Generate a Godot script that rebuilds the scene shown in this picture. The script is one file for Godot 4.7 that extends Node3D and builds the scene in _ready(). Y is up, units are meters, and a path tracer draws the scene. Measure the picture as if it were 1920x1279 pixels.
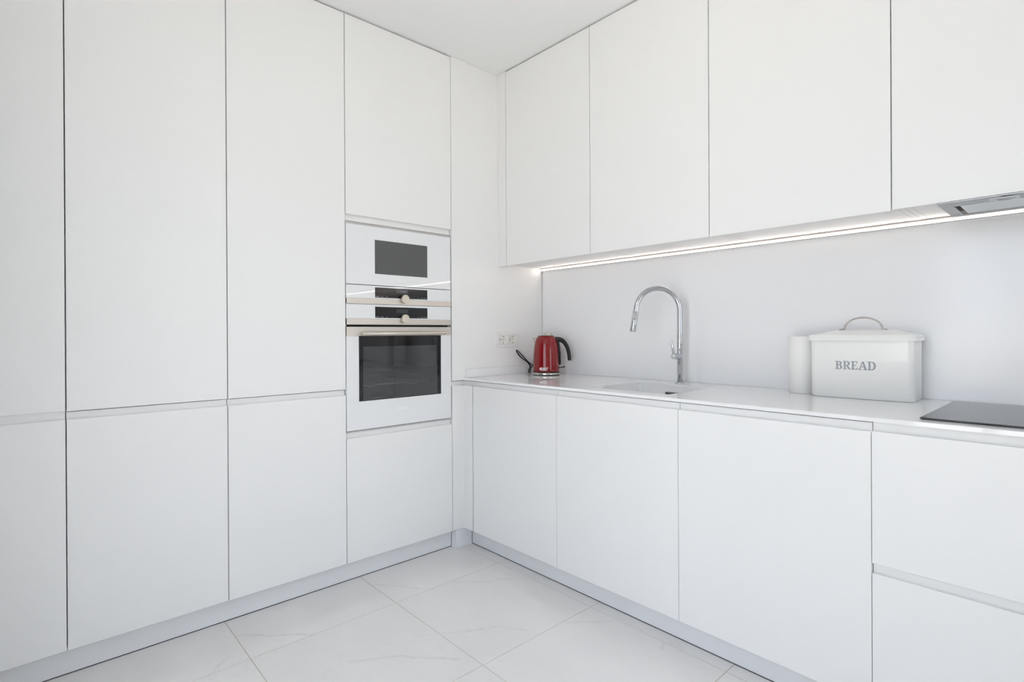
extends Node3D

# ---------------------------------------------------------------- measures (metres)
const ZB := 0.6164      # front plane of the base units on the back wall run
const ZW := 0.3641      # front plane of the wall units
const TOP := 0.9142     # worktop surface
const UNDER := 0.9014   # worktop underside
const CEIL := 2.634
const DOORTOP := 2.6268
const GAP := 0.0034
const DT := 0.022       # door thickness
const LIP := 0.8740     # top of the finger pull lip on base doors

# light
const SKY_TOP := Color(0.89, 0.94, 1.0)
const SKY_LOW := Color(0.925, 0.95, 1.0)
const GROUND := Color(1.0, 0.992, 0.972)
const SKY_ENERGY := 1.95
const GROUND_ENERGY := 2.08
const LED_COLOR := Color(1.0, 0.945, 0.91)
const LED_ENERGY := 0.13
const EXPOSURE := 1.03

var names := {}
var M := {}

# ---------------------------------------------------------------- mesh builder
class MB:
	var v := PackedVector3Array()
	var n := PackedVector3Array()
	var t := PackedVector2Array()
	var span := 1.0
	func tri(a: Vector3, b: Vector3, c: Vector3, na: Vector3, nb: Vector3, nc: Vector3) -> void:
		var g := (b - a).cross(c - a)
		if g.length_squared() < 1e-18:
			return
		if g.dot(na + nb + nc) > 0.0:
			var k := b; b = c; c = k
			k = nb; nb = nc; nc = k
		for p in [[a, na], [b, nb], [c, nc]]:
			v.append(p[0]); n.append(p[1].normalized())
			t.append(Vector2(p[0].x, p[0].z) / span)
	func quad(a: Vector3, b: Vector3, c: Vector3, d: Vector3, na: Vector3, nb = null, nc = null, nd = null) -> void:
		var b2: Vector3 = na if nb == null else nb
		var c2: Vector3 = na if nc == null else nc
		var d2: Vector3 = na if nd == null else nd
		tri(a, b, c, na, b2, c2)
		tri(a, c, d, na, c2, d2)
	func corner(lo: Vector3, hi: Vector3, c: float, i: int, j: int, k: int, face: int) -> Vector3:
		var p := Vector3(hi.x if i > 0 else lo.x, hi.y if j > 0 else lo.y, hi.z if k > 0 else lo.z)
		if face != 0: p.x -= c * i
		if face != 1: p.y -= c * j
		if face != 2: p.z -= c * k
		return p
	# box with chamfered (softly shaded) edges
	func box(lo: Vector3, hi: Vector3, ch := 0.0008) -> void:
		var c := minf(ch, minf(hi.x - lo.x, minf(hi.y - lo.y, hi.z - lo.z)) * 0.45)
		var N := [Vector3.RIGHT, Vector3.UP, Vector3.BACK]
		for s in [-1, 1]:
			quad(corner(lo, hi, c, s, -1, -1, 0), corner(lo, hi, c, s, 1, -1, 0), corner(lo, hi, c, s, 1, 1, 0), corner(lo, hi, c, s, -1, 1, 0), N[0] * s)
			quad(corner(lo, hi, c, -1, s, -1, 1), corner(lo, hi, c, 1, s, -1, 1), corner(lo, hi, c, 1, s, 1, 1), corner(lo, hi, c, -1, s, 1, 1), N[1] * s)
			quad(corner(lo, hi, c, -1, -1, s, 2), corner(lo, hi, c, 1, -1, s, 2), corner(lo, hi, c, 1, 1, s, 2), corner(lo, hi, c, -1, 1, s, 2), N[2] * s)
		if c <= 0.0:
			return
		for s in [-1, 1]:
			for r in [-1, 1]:
				quad(corner(lo, hi, c, -1, s, r, 1), corner(lo, hi, c, 1, s, r, 1), corner(lo, hi, c, 1, s, r, 2), corner(lo, hi, c, -1, s, r, 2), N[1] * s, N[1] * s, N[2] * r, N[2] * r)
				quad(corner(lo, hi, c, s, -1, r, 0), corner(lo, hi, c, s, 1, r, 0), corner(lo, hi, c, s, 1, r, 2), corner(lo, hi, c, s, -1, r, 2), N[0] * s, N[0] * s, N[2] * r, N[2] * r)
				quad(corner(lo, hi, c, s, r, -1, 0), corner(lo, hi, c, s, r, 1, 0), corner(lo, hi, c, s, r, 1, 1), corner(lo, hi, c, s, r, -1, 1), N[0] * s, N[0] * s, N[1] * r, N[1] * r)
				for q in [-1, 1]:
					tri(corner(lo, hi, c, s, r, q, 0), corner(lo, hi, c, s, r, q, 1), corner(lo, hi, c, s, r, q, 2), N[0] * s, N[1] * r, N[2] * q)
	# polygon in the (z, y) plane swept along x
	func sweep_x(poly: PackedVector2Array, x0: float, x1: float) -> void:
		var m := poly.size()
		var area := 0.0
		for i in m:
			area += poly[i].cross(poly[(i + 1) % m])
		for i in m:
			var a := poly[i]
			var b := poly[(i + 1) % m]
			var d := (b - a).normalized()
			var o := Vector2(d.y, -d.x) * signf(area)
			quad(Vector3(x0, a.y, a.x), Vector3(x1, a.y, a.x), Vector3(x1, b.y, b.x), Vector3(x0, b.y, b.x), Vector3(0, o.y, o.x))
		var ix := Geometry2D.triangulate_polygon(poly)
		for k in range(0, ix.size(), 3):
			for e in [[x0, Vector3.LEFT], [x1, Vector3.RIGHT]]:
				var q := []
				for j in 3:
					var p := poly[ix[k + j]]
					q.append(Vector3(e[0], p.y, p.x))
				tri(q[0], q[1], q[2], e[1], e[1], e[1])
	# rows of rings (each ring closed); smooth shading, a repeated ring makes a crease
	func loft(rings: Array, cap_start := true, cap_end := true) -> void:
		var rows := rings.size()
		var m: int = rings[0].size()
		var nrm := []
		for i in rows:
			var row := []
			for j in m:
				var up := Vector3.ZERO
				var hi := i + 1
				var lo := i - 1
				if hi < rows and (rings[hi][j] - rings[i][j]).length() > 1e-7: up += (rings[hi][j] - rings[i][j]).normalized()
				if lo >= 0 and (rings[i][j] - rings[lo][j]).length() > 1e-7: up += (rings[i][j] - rings[lo][j]).normalized()
				var side: Vector3 = rings[i][(j + 1) % m] - rings[i][(j + m - 1) % m]
				row.append(side.cross(up).normalized())
			nrm.append(row)
		# outward check against the axis of the rings
		var tot := 0.0
		for i in rows:
			var c := Vector3.ZERO
			for p in rings[i]: c += p
			c /= m
			for j in m: tot += nrm[i][j].dot(rings[i][j] - c)
		var s := 1.0 if tot >= 0.0 else -1.0
		for i in rows - 1:
			for j in m:
				var k := (j + 1) % m
				quad(rings[i][j], rings[i][k], rings[i + 1][k], rings[i + 1][j], nrm[i][j] * s, nrm[i][k] * s, nrm[i + 1][k] * s, nrm[i + 1][j] * s)
		for e in [[cap_start, 0, 1], [cap_end, rows - 1, rows - 2]]:
			if not e[0]: continue
			var c := Vector3.ZERO
			var c2 := Vector3.ZERO
			for p in rings[e[1]]: c += p
			for p in rings[e[2]]: c2 += p
			c /= m
			c2 /= m
			var o := Vector3.ZERO
			for j in m: o += (rings[e[1]][j] - c).cross(rings[e[1]][(j + 1) % m] - c)
			o = o.normalized()
			if o.dot(c - c2) < 0.0: o = -o
			for j in m: tri(c, rings[e[1]][j], rings[e[1]][(j + 1) % m], o, o, o)
	# surface of revolution about y; profile of Vector2(radius, height), repeated point = crease
	func lathe(prof: Array, at := Vector3.ZERO, seg := 48) -> void:
		var rings := []
		for p in prof:
			var r := []
			for j in seg:
				var a := TAU * j / seg
				r.append(at + Vector3(maxf(p.x, 1e-5) * cos(a), p.y, maxf(p.x, 1e-5) * sin(a)))
			rings.append(r)
		loft(rings, true, true)
	# round or oval section swept along a path
	func tube(path: Array, radius, seg := 16, flat := 1.0, side := Vector3.ZERO) -> void:
		var rings := []
		var m := path.size()
		var ref: Vector3 = side
		for i in m:
			var d: Vector3 = (path[mini(i + 1, m - 1)] - path[maxi(i - 1, 0)]).normalized()
			if side == Vector3.ZERO:
				if i == 0:
					ref = d.cross(Vector3.UP if absf(d.y) < 0.9 else Vector3.RIGHT)
				ref = (ref - d * ref.dot(d)).normalized()
			else:
				ref = (side - d * side.dot(d)).normalized()
			var o := d.cross(ref).normalized()
			var r: float = radius[i] if radius is Array else radius
			var ring := []
			for j in seg:
				var a := TAU * j / seg
				ring.append(path[i] + ref * cos(a) * r * flat + o * sin(a) * r)
			rings.append(ring)
		loft(rings)
	func mesh() -> ArrayMesh:
		var arr := []
		arr.resize(Mesh.ARRAY_MAX)
		arr[Mesh.ARRAY_VERTEX] = v
		arr[Mesh.ARRAY_NORMAL] = n
		arr[Mesh.ARRAY_TEX_UV] = t
		var am := ArrayMesh.new()
		am.add_surface_from_arrays(Mesh.PRIMITIVE_TRIANGLES, arr)
		return am

# ---------------------------------------------------------------- node helpers
func numbered(called: String) -> String:
	var k: int = names.get(called, 0)
	names[called] = k + 1
	return called if k == 0 else "%s_%03d" % [called, k]

func thing(called: String, label: String, category: String, at := Vector3.ZERO, turn := 0.0, group := "") -> Node3D:
	var o := Node3D.new()
	o.name = numbered(called)
	add_child(o)
	o.position = at
	o.rotation.y = turn
	o.set_meta("label", label)
	o.set_meta("category", category)
	if group: o.set_meta("group", group)
	return o

func part(called: String, mb: MB, mat: Material, parent: Node3D, label := "") -> MeshInstance3D:
	var o := MeshInstance3D.new()
	o.name = called
	o.mesh = mb.mesh()
	o.material_override = mat
	o.cast_shadow = GeometryInstance3D.SHADOW_CASTING_SETTING_ON
	parent.add_child(o, true)
	if label: o.set_meta("label", label)
	return o

func structure(called: String, mb: MB, mat: Material) -> MeshInstance3D:
	var o := part(called, mb, mat, self)
	o.set_meta("kind", "structure")
	return o

func box_part(called: String, lo: Vector3, hi: Vector3, mat: Material, parent: Node3D, ch := 0.0008, label := "") -> MeshInstance3D:
	var mb := MB.new()
	mb.box(lo, hi, ch)
	return part(called, mb, mat, parent, label)

func std(color: Color, rough := 0.5, metal := 0.0, spec := 0.5) -> StandardMaterial3D:
	var m := StandardMaterial3D.new()
	m.albedo_color = color
	m.roughness = rough
	m.metallic = metal
	m.metallic_specular = spec
	return m

func noise_tex(freq: float, w: int, h: int, lo: float, hi: float, sd: int) -> ImageTexture:
	var f := FastNoiseLite.new()
	f.seed = sd
	f.frequency = freq
	f.fractal_octaves = 3
	var im := Image.create(w, h, false, Image.FORMAT_RGB8)
	for y in h:
		for x in w:
			var k := clampf(lerpf(lo, hi, 0.5 + 0.5 * f.get_noise_2d(x * 256.0 / w, y)), 0.0, 1.0)
			im.set_pixel(x, y, Color(k, k, k))
	return ImageTexture.create_from_image(im)

# ---------------------------------------------------------------- materials
func make_materials() -> void:
	M.lacquer = std(Color(0.955, 0.953, 0.947), 0.42)
	M.carcass = std(Color(0.945, 0.943, 0.938), 0.5)
	M.plaster = std(Color(0.965, 0.965, 0.962), 0.9)
	M.worktop = std(Color(0.97, 0.97, 0.97), 0.02)
	M.splash = std(Color(0.968, 0.97, 0.975), 0.14)
	M.sink = std(Color(0.97, 0.97, 0.97), 0.3)
	M.plinth = std(Color(0.925, 0.925, 0.928), 0.35)
	M.plinth_block = std(Color(0.945, 0.95, 0.96), 0.3)
	M.seal = std(Color(0.26, 0.26, 0.28), 0.6)
	M.void = std(Color(0.06, 0.06, 0.06), 0.8)
	M.slot = std(Color(0.3, 0.3, 0.3), 0.5)
	M.grout = std(Color(0.82, 0.77, 0.7), 0.85)
	M.oven_glass = std(Color(0.935, 0.938, 0.94), 0.012)
	M.cavity = std(Color(0.5, 0.515, 0.525), 0.45)
	M.oven_pane = std(Color(0.3, 0.31, 0.32, 0.3), 0.03)
	M.oven_pane.transparency = BaseMaterial3D.TRANSPARENCY_ALPHA
	M.dark_glass = std(Color(0.075, 0.075, 0.08), 0.05)
	M.oven_window = std(Color(0.2, 0.21, 0.22), 0.04)
	M.micro_window = std(Color(0.35, 0.35, 0.352), 0.04)
	M.panel_black = std(Color(0.07, 0.07, 0.078), 0.12)
	M.screen = std(Color(0.26, 0.27, 0.28), 0.12)
	M.mark = std(Color(0.6, 0.6, 0.62), 0.5)
	M.logo_white = std(Color(0.98, 0.98, 0.985), 0.4)
	M.steel = std(Color(0.84, 0.815, 0.785), 0.4, 1.0)
	M.steel.roughness_texture = noise_tex(0.4, 8, 256, 0.7, 1.0, 5)
	M.steel.uv1_scale = Vector3(0.5, 20, 1)
	M.knob = std(Color(0.84, 0.81, 0.765), 0.4, 1.0)
	M.chrome = std(Color(0.78, 0.79, 0.805), 0.05, 1.0)
	M.chrome_matt = std(Color(0.82, 0.825, 0.83), 0.22, 1.0)
	M.alu = std(Color(0.78, 0.765, 0.76), 0.4, 0.6)
	M.hood_steel = std(Color(0.66, 0.67, 0.68), 0.38, 0.7)
	M.hood_panel = std(Color(0.8, 0.83, 0.85), 0.12)
	M.hob = std(Color(0.05, 0.05, 0.055), 0.08)
	M.hob_edge = std(Color(0.11, 0.1, 0.11), 0.3)
	M.red = std(Color(0.53, 0.012, 0.04), 0.2, 0.0, 0.25)
	M.red.clearcoat_enabled = true
	M.red.clearcoat = 1.0
	M.red.clearcoat_roughness = 0.05
	M.black_plastic = std(Color(0.085, 0.085, 0.09), 0.42)
	M.kettle_steel = std(Color(0.8, 0.78, 0.75), 0.18, 1.0)
	M.socket = std(Color(0.935, 0.93, 0.922), 0.35)
	M.socket_insert = std(Color(0.95, 0.945, 0.925), 0.3)
	M.socket_dark = std(Color(0.22, 0.2, 0.18), 0.6)
	M.enamel = std(Color(0.958, 0.957, 0.948), 0.16)
	M.bread_print = std(Color(0.6, 0.62, 0.65), 0.4)
	M.nickel = std(Color(0.74, 0.72, 0.7), 0.22, 1.0)
	M.paper = std(Color(0.965, 0.962, 0.952), 0.95)
	M.card = std(Color(0.62, 0.5, 0.38), 0.9)
	M.rubber = std(Color(0.06, 0.06, 0.062), 0.5)
	M.frame = std(Color(0.9, 0.9, 0.9), 0.4)
	M.pane = std(Color(1, 1, 1, 0.04), 0.0)
	M.pane.transparency = BaseMaterial3D.TRANSPARENCY_ALPHA
	M.shade_passage = std(Color(0.25, 0.23, 0.21), 0.8)  # dark tone chosen to cut bounce light at the fridge end
	M.led = std(Color(1, 0.97, 0.94), 0.5)
	M.led.emission_enabled = true
	M.led.emission = Color(1.0, 0.94, 0.89)
	M.led.emission_energy_multiplier = 2.6

# marbled porcelain: soft clouds and the grey veins read off the floor, in metres over a 3.2 m square
func floor_texture() -> ImageTexture:
	var S := 1024
	var SPAN := 3.2
	var f := FastNoiseLite.new()
	f.seed = 11
	f.frequency = 0.006
	f.fractal_octaves = 4
	var g := FastNoiseLite.new()
	g.seed = 23
	g.frequency = 0.012
	g.fractal_octaves = 4
	var im := Image.create(S, S, false, Image.FORMAT_RGB8)
	for y in S:
		for x in S:
			var cloud := f.get_noise_2d(x, y * 1.6) * 0.016
			var ridge := 1.0 - absf(g.get_noise_2d(x + 0.6 * y, y - 0.6 * x)) * 26.0
			var vein := maxf(0.0, ridge) * maxf(0.0, f.get_noise_2d(x + 700, y) + 0.02) * 0.05
			var k := 0.95 + cloud - vein
			im.set_pixel(x, y, Color(k, k * 0.99, k * 0.98))
	var veins := [
		[0.05, [Vector2(0.093, 1.792), Vector2(0.136, 1.733), Vector2(0.183, 1.693), Vector2(0.206, 1.657), Vector2(0.244, 1.61), Vector2(0.286, 1.569)]],
		[0.035, [Vector2(0.05, 1.215), Vector2(0.088, 1.18), Vector2(0.187, 1.101), Vector2(0.24, 1.07), Vector2(0.289, 1.019)]],
		[0.035, [Vector2(0.301, 0.914), Vector2(0.356, 0.847), Vector2(0.414, 0.783), Vector2(0.415, 0.734), Vector2(0.46, 0.69)]],
		[0.045, [Vector2(0.54, 1.54), Vector2(0.576, 1.482), Vector2(0.617, 1.409), Vector2(0.633, 1.386), Vector2(0.67, 1.364), Vector2(0.741, 1.287), Vector2(0.79, 1.25)]],
		[0.03, [Vector2(0.66, 1.12), Vector2(0.694, 1.063), Vector2(0.722, 1.004), Vector2(0.778, 0.97), Vector2(0.82, 0.94)]],
		[0.035, [Vector2(0.29, 1.93), Vector2(0.247, 1.892), Vector2(0.215, 1.849)]],
		[0.035, [Vector2(0.88, 0.79), Vector2(0.907, 0.755), Vector2(0.964, 0.692), Vector2(1.008, 0.627)]],
		[0.025, [Vector2(0.6, 1.2), Vector2(0.637, 1.163), Vector2(0.677, 1.103)]],
		[0.04, [Vector2(1.222, 0.628), Vector2(1.238, 0.664)]],
	]
	for ve in veins:
		var pts: Array = ve[1]
		var amount: float = ve[0]
		for i in pts.size() - 1:
			var a: Vector2 = pts[i] * S / SPAN
			var b: Vector2 = pts[i + 1] * S / SPAN
			var lo := Vector2i(Vector2(minf(a.x, b.x), minf(a.y, b.y)) - Vector2(6, 6))
			var hi := Vector2i(Vector2(maxf(a.x, b.x), maxf(a.y, b.y)) + Vector2(6, 6))
			for y in range(lo.y, hi.y):
				for x in range(lo.x, hi.x):
					var p := Vector2(x, y)
					var q := Geometry2D.get_closest_point_to_segment(p, a, b)
					var wob := 1.6 + 1.2 * g.get_noise_2d(x * 6.0, y * 6.0)
					var k := amount * exp(-pow(p.distance_to(q) / wob, 2.0)) * (0.75 + 0.5 * f.get_noise_2d(x * 9.0, y * 9.0))
					if k > 0.002:
						var c := im.get_pixel(x, y)
						var lim := 0.95 - amount - 0.02
						im.set_pixel(x, y, Color(maxf(c.r - k, lim), maxf(c.g - k, lim), maxf(c.b - k, lim)))
	return ImageTexture.create_from_image(im)

# ---------------------------------------------------------------- main
func _ready() -> void:
	make_materials()
	# camera
	var cam := Camera3D.new()
	cam.name = "camera"
	add_child(cam)
	var F := 1005.4558
	cam.projection = Camera3D.PROJECTION_FRUSTUM
	cam.near = 0.05
	cam.far = 60.0
	cam.size = cam.near * 1279.0 / F
	cam.frustum_offset = Vector2(15.58, -14.63) / F * cam.near
	var fw := Vector3(-0.74437278, -0.00120602, -0.66776322)
	var rt := Vector3(0.66775963, -0.00508586, -0.7443596)
	cam.transform = Transform3D(Basis(rt, rt.cross(fw).normalized(), -fw), Vector3(2.3132, 1.1583, 2.3971))
	cam.current = true
	# sky and exposure
	var env := Environment.new()
	env.background_mode = Environment.BG_SKY
	var sky := Sky.new()
	var sm := ProceduralSkyMaterial.new()
	sm.sky_top_color = SKY_TOP
	sm.sky_horizon_color = SKY_LOW
	sm.sky_curve = 0.25
	sm.ground_bottom_color = GROUND
	sm.ground_horizon_color = GROUND
	sm.sky_energy_multiplier = SKY_ENERGY
	sm.ground_energy_multiplier = GROUND_ENERGY
	sky.sky_material = sm
	env.sky = sky
	env.tonemap_mode = Environment.TONE_MAPPER_LINEAR
	env.tonemap_exposure = EXPOSURE
	env.sdfgi_enabled = true
	env.ssao_enabled = true
	env.ssil_enabled = true
	var we := WorldEnvironment.new()
	we.name = "environment"
	we.environment = env
	add_child(we)

	build_shell()
	build_tall_run()
	build_base_run()
	build_wall_run()
	build_worktop()
	build_oven()
	build_microwave()
	build_hob()
	build_hood()
	build_led()
	build_faucet()
	build_kettle()
	build_bread_bin()
	build_paper_roll()
	build_socket()

# ---------------------------------------------------------------- the room
const ROOM_X := 4.4
const ROOM_Z := 3.0
const DOOR_X := 1.15
func build_shell() -> void:
	# floor: grouted marbled tiles
	var fl := Node3D.new()
	fl.name = "floor"
	add_child(fl)
	fl.set_meta("kind", "structure")
	box_part("grout_bed", Vector3(-0.62, -0.1, -0.02), Vector3(ROOM_X, -0.0012, ROOM_Z), M.grout, fl, 0.0)
	var tex := floor_texture()
	var tm := std(Color(1, 1, 1), 0.13)
	tm.albedo_texture = tex
	tm.metallic_specular = 0.5
	var xs := [-0.62]
	var zs := [-0.02]
	var x := 0.2865 - 0.5855
	while x < ROOM_X - 0.02:
		xs.append(x); x += 0.5855
	xs.append(ROOM_X)
	var z := 0.6205 - 0.5885
	while z < ROOM_Z - 0.02:
		zs.append(z); z += 0.5885
	zs.append(ROOM_Z)
	for i in xs.size() - 1:
		for j in zs.size() - 1:
			var mb := MB.new()
			mb.span = 3.2
			mb.box(Vector3(xs[i] + 0.0012, -0.0095, zs[j] + 0.0012), Vector3(xs[i + 1] - 0.0012, 0.0, zs[j + 1] - 0.0012), 0.0005)
			part("tile", mb, tm, fl)
	# ceiling and walls
	var c := MB.new()
	c.box(Vector3(-0.75, CEIL, -0.15), Vector3(ROOM_X + 0.15, CEIL + 0.15, ROOM_Z + 0.2), 0.0)
	structure("ceiling", c, M.plaster)
	var w := MB.new()
	w.box(Vector3(-0.75, -0.1, -0.15), Vector3(-0.622, CEIL, ROOM_Z + 0.2), 0.0)
	structure("wall_left", w, M.plaster)
	w = MB.new()
	w.box(Vector3(-0.622, -0.1, -0.15), Vector3(ROOM_X + 0.15, CEIL, -0.022), 0.0)
	structure("wall_back", w, M.plaster)
	w = MB.new()
	w.box(Vector3(ROOM_X, -0.1, -0.022), Vector3(ROOM_X + 0.12, CEIL, 0.25), 0.0)
	w.box(Vector3(ROOM_X, -0.1, 0.95), Vector3(ROOM_X + 0.12, CEIL, ROOM_Z + 0.12), 0.0)
	w.box(Vector3(ROOM_X, 2.4, 0.25), Vector3(ROOM_X + 0.12, CEIL, 0.95), 0.0)
	w.box(Vector3(ROOM_X, -0.1, 0.25), Vector3(ROOM_X + 0.12, 0.0, 0.95), 0.0)
	structure("wall_right", w, M.plaster)
	# wall behind the camera: glazed door, and a dark opening added to shade the left end
	w = MB.new()
	var zf := ROOM_Z + 0.12
	w.box(Vector3(-0.622, -0.1, ROOM_Z), Vector3(0.05, CEIL, zf), 0.0)
	w.box(Vector3(0.05, 2.2, ROOM_Z), Vector3(1.0, CEIL, zf), 0.0)
	w.box(Vector3(1.0, -0.1, ROOM_Z), Vector3(DOOR_X, CEIL, zf), 0.0)
	w.box(Vector3(DOOR_X, 2.4, ROOM_Z), Vector3(DOOR_X + 1.45, CEIL, zf), 0.0)
	w.box(Vector3(DOOR_X, -0.1, ROOM_Z), Vector3(DOOR_X + 1.45, 0.0, zf), 0.0)
	w.box(Vector3(DOOR_X + 1.45, -0.1, ROOM_Z), Vector3(ROOM_X, CEIL, zf), 0.0)
	structure("wall_front", w, M.plaster)
	w = MB.new()
	w.box(Vector3(-0.1, -0.1, zf), Vector3(0.05, 2.35, 5.0), 0.0)
	w.box(Vector3(1.0, -0.1, zf), Vector3(1.14, 2.35, 5.0), 0.0)
	w.box(Vector3(-0.1, -0.1, 5.0), Vector3(1.14, 2.35, 5.1), 0.0)
	w.box(Vector3(-0.1, 2.2, zf), Vector3(1.14, 2.35, 5.0), 0.0)
	w.box(Vector3(0.05, -0.1, ROOM_Z), Vector3(1.0, 0.0, 5.0), 0.0)
	structure("added_passage", w, M.shade_passage)  # unseen dark corridor, added so the far end of the tall run dims
	glazing("door_1", Vector3(DOOR_X, 0, ROOM_Z), 0.0, 1.45, 2.4, true)
	glazing("window_1", Vector3(ROOM_X, 0, 0.95), PI / 2, 0.7, 2.4, false)  # unseen opening added in the right wall to brighten the tall run

# glazed leaf set in an opening; local x across the opening, z outwards
func glazing(called: String, at: Vector3, turn: float, w: float, h: float, split: bool) -> void:
	var win := Node3D.new()
	win.name = called
	add_child(win)
	win.position = at
	win.rotation.y = turn
	win.set_meta("kind", "structure")
	var za := 0.04
	var zb := 0.09
	var fr := MB.new()
	fr.box(Vector3(0, 0, za), Vector3(0.05, h, zb))
	fr.box(Vector3(w - 0.05, 0, za), Vector3(w, h, zb))
	fr.box(Vector3(0.05, 0, za), Vector3(w - 0.05, 0.05, zb))
	fr.box(Vector3(0.05, h - 0.05, za), Vector3(w - 0.05, h, zb))
	var cuts := [[0.05, w - 0.05]]
	if split:
		fr.box(Vector3(w / 2 - 0.03, 0.05, za), Vector3(w / 2 + 0.03, h - 0.05, zb))
		cuts = [[0.05, w / 2 - 0.03], [w / 2 + 0.03, w - 0.05]]
	part("frame", fr, M.frame, win)
	for c in cuts:
		box_part("pane", Vector3(c[0], 0.05, za + 0.023), Vector3(c[1], h - 0.05, za + 0.027), M.pane, win, 0.0)

# ---------------------------------------------------------------- cabinet pieces (local: x along the run, y up, z out of the front)
func j_door(parent: Node3D, called: String, w: float, y0: float, lip: float, top: float, gap := GAP) -> void:
	var mb := MB.new()
	var p := PackedVector2Array([Vector2(0, y0 + 0.0008), Vector2(0, lip - 0.0012), Vector2(-0.0004, lip - 0.0004), Vector2(-0.0012, lip), Vector2(-0.003, lip), Vector2(-0.0045, lip - 0.002),
		Vector2(-0.007, lip - 0.004), Vector2(-0.0105, lip - 0.0045), Vector2(-0.0135, lip - 0.003), Vector2(-0.0155, lip + 0.001), Vector2(-0.016, lip + 0.006), Vector2(-0.016, top), Vector2(-DT, top), Vector2(-DT, y0), Vector2(-0.0008, y0)])
	mb.sweep_x(p, gap / 2, w - gap / 2)
	part(called, mb, M.lacquer, parent)

func flat_door(parent: Node3D, called: String, w: float, y0: float, y1: float, gap := GAP, thick := DT) -> void:
	box_part(called, Vector3(gap / 2, y0, -thick), Vector3(w - gap / 2, y1, 0), M.lacquer, parent, 0.0009)

func carcass(parent: Node3D, w: float, y0: float, y1: float, depth: float, bottom := true, top := true, front := -0.0235) -> void:
	var mb := MB.new()
	var b := -depth
	mb.box(Vector3(0.0004, y0, b), Vector3(0.018, y1, front), 0.0004)
	mb.box(Vector3(w - 0.018, y0, b), Vector3(w - 0.0004, y1, front), 0.0004)
	if bottom: mb.box(Vector3(0.0186, y0 + 0.0006, b), Vector3(w - 0.0186, y0 + 0.018, front), 0.0004)
	if top: mb.box(Vector3(0.0186, y1 - 0.018, b), Vector3(w - 0.0186, y1, front), 0.0004)
	mb.box(Vector3(0.018, y0 + 0.018, b), Vector3(w - 0.018, y1 - 0.018, b + 0.008), 0.0)
	part("body", mb, M.carcass, parent)

func plinth(called: String, label: String, at: Vector3, turn: float, length: float) -> void:
	var t := thing(called, label, "plinth", at, turn)
	box_part("board", Vector3(0, 0.003, -0.016), Vector3(length, 0.0975, 0), M.plinth, t, 0.0006)
	box_part("seal_strip", Vector3(0, 0.0003, -0.013), Vector3(length, 0.0028, 0.0006), M.seal, t, 0.0, "dark rubber seal along the floor")

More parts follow.
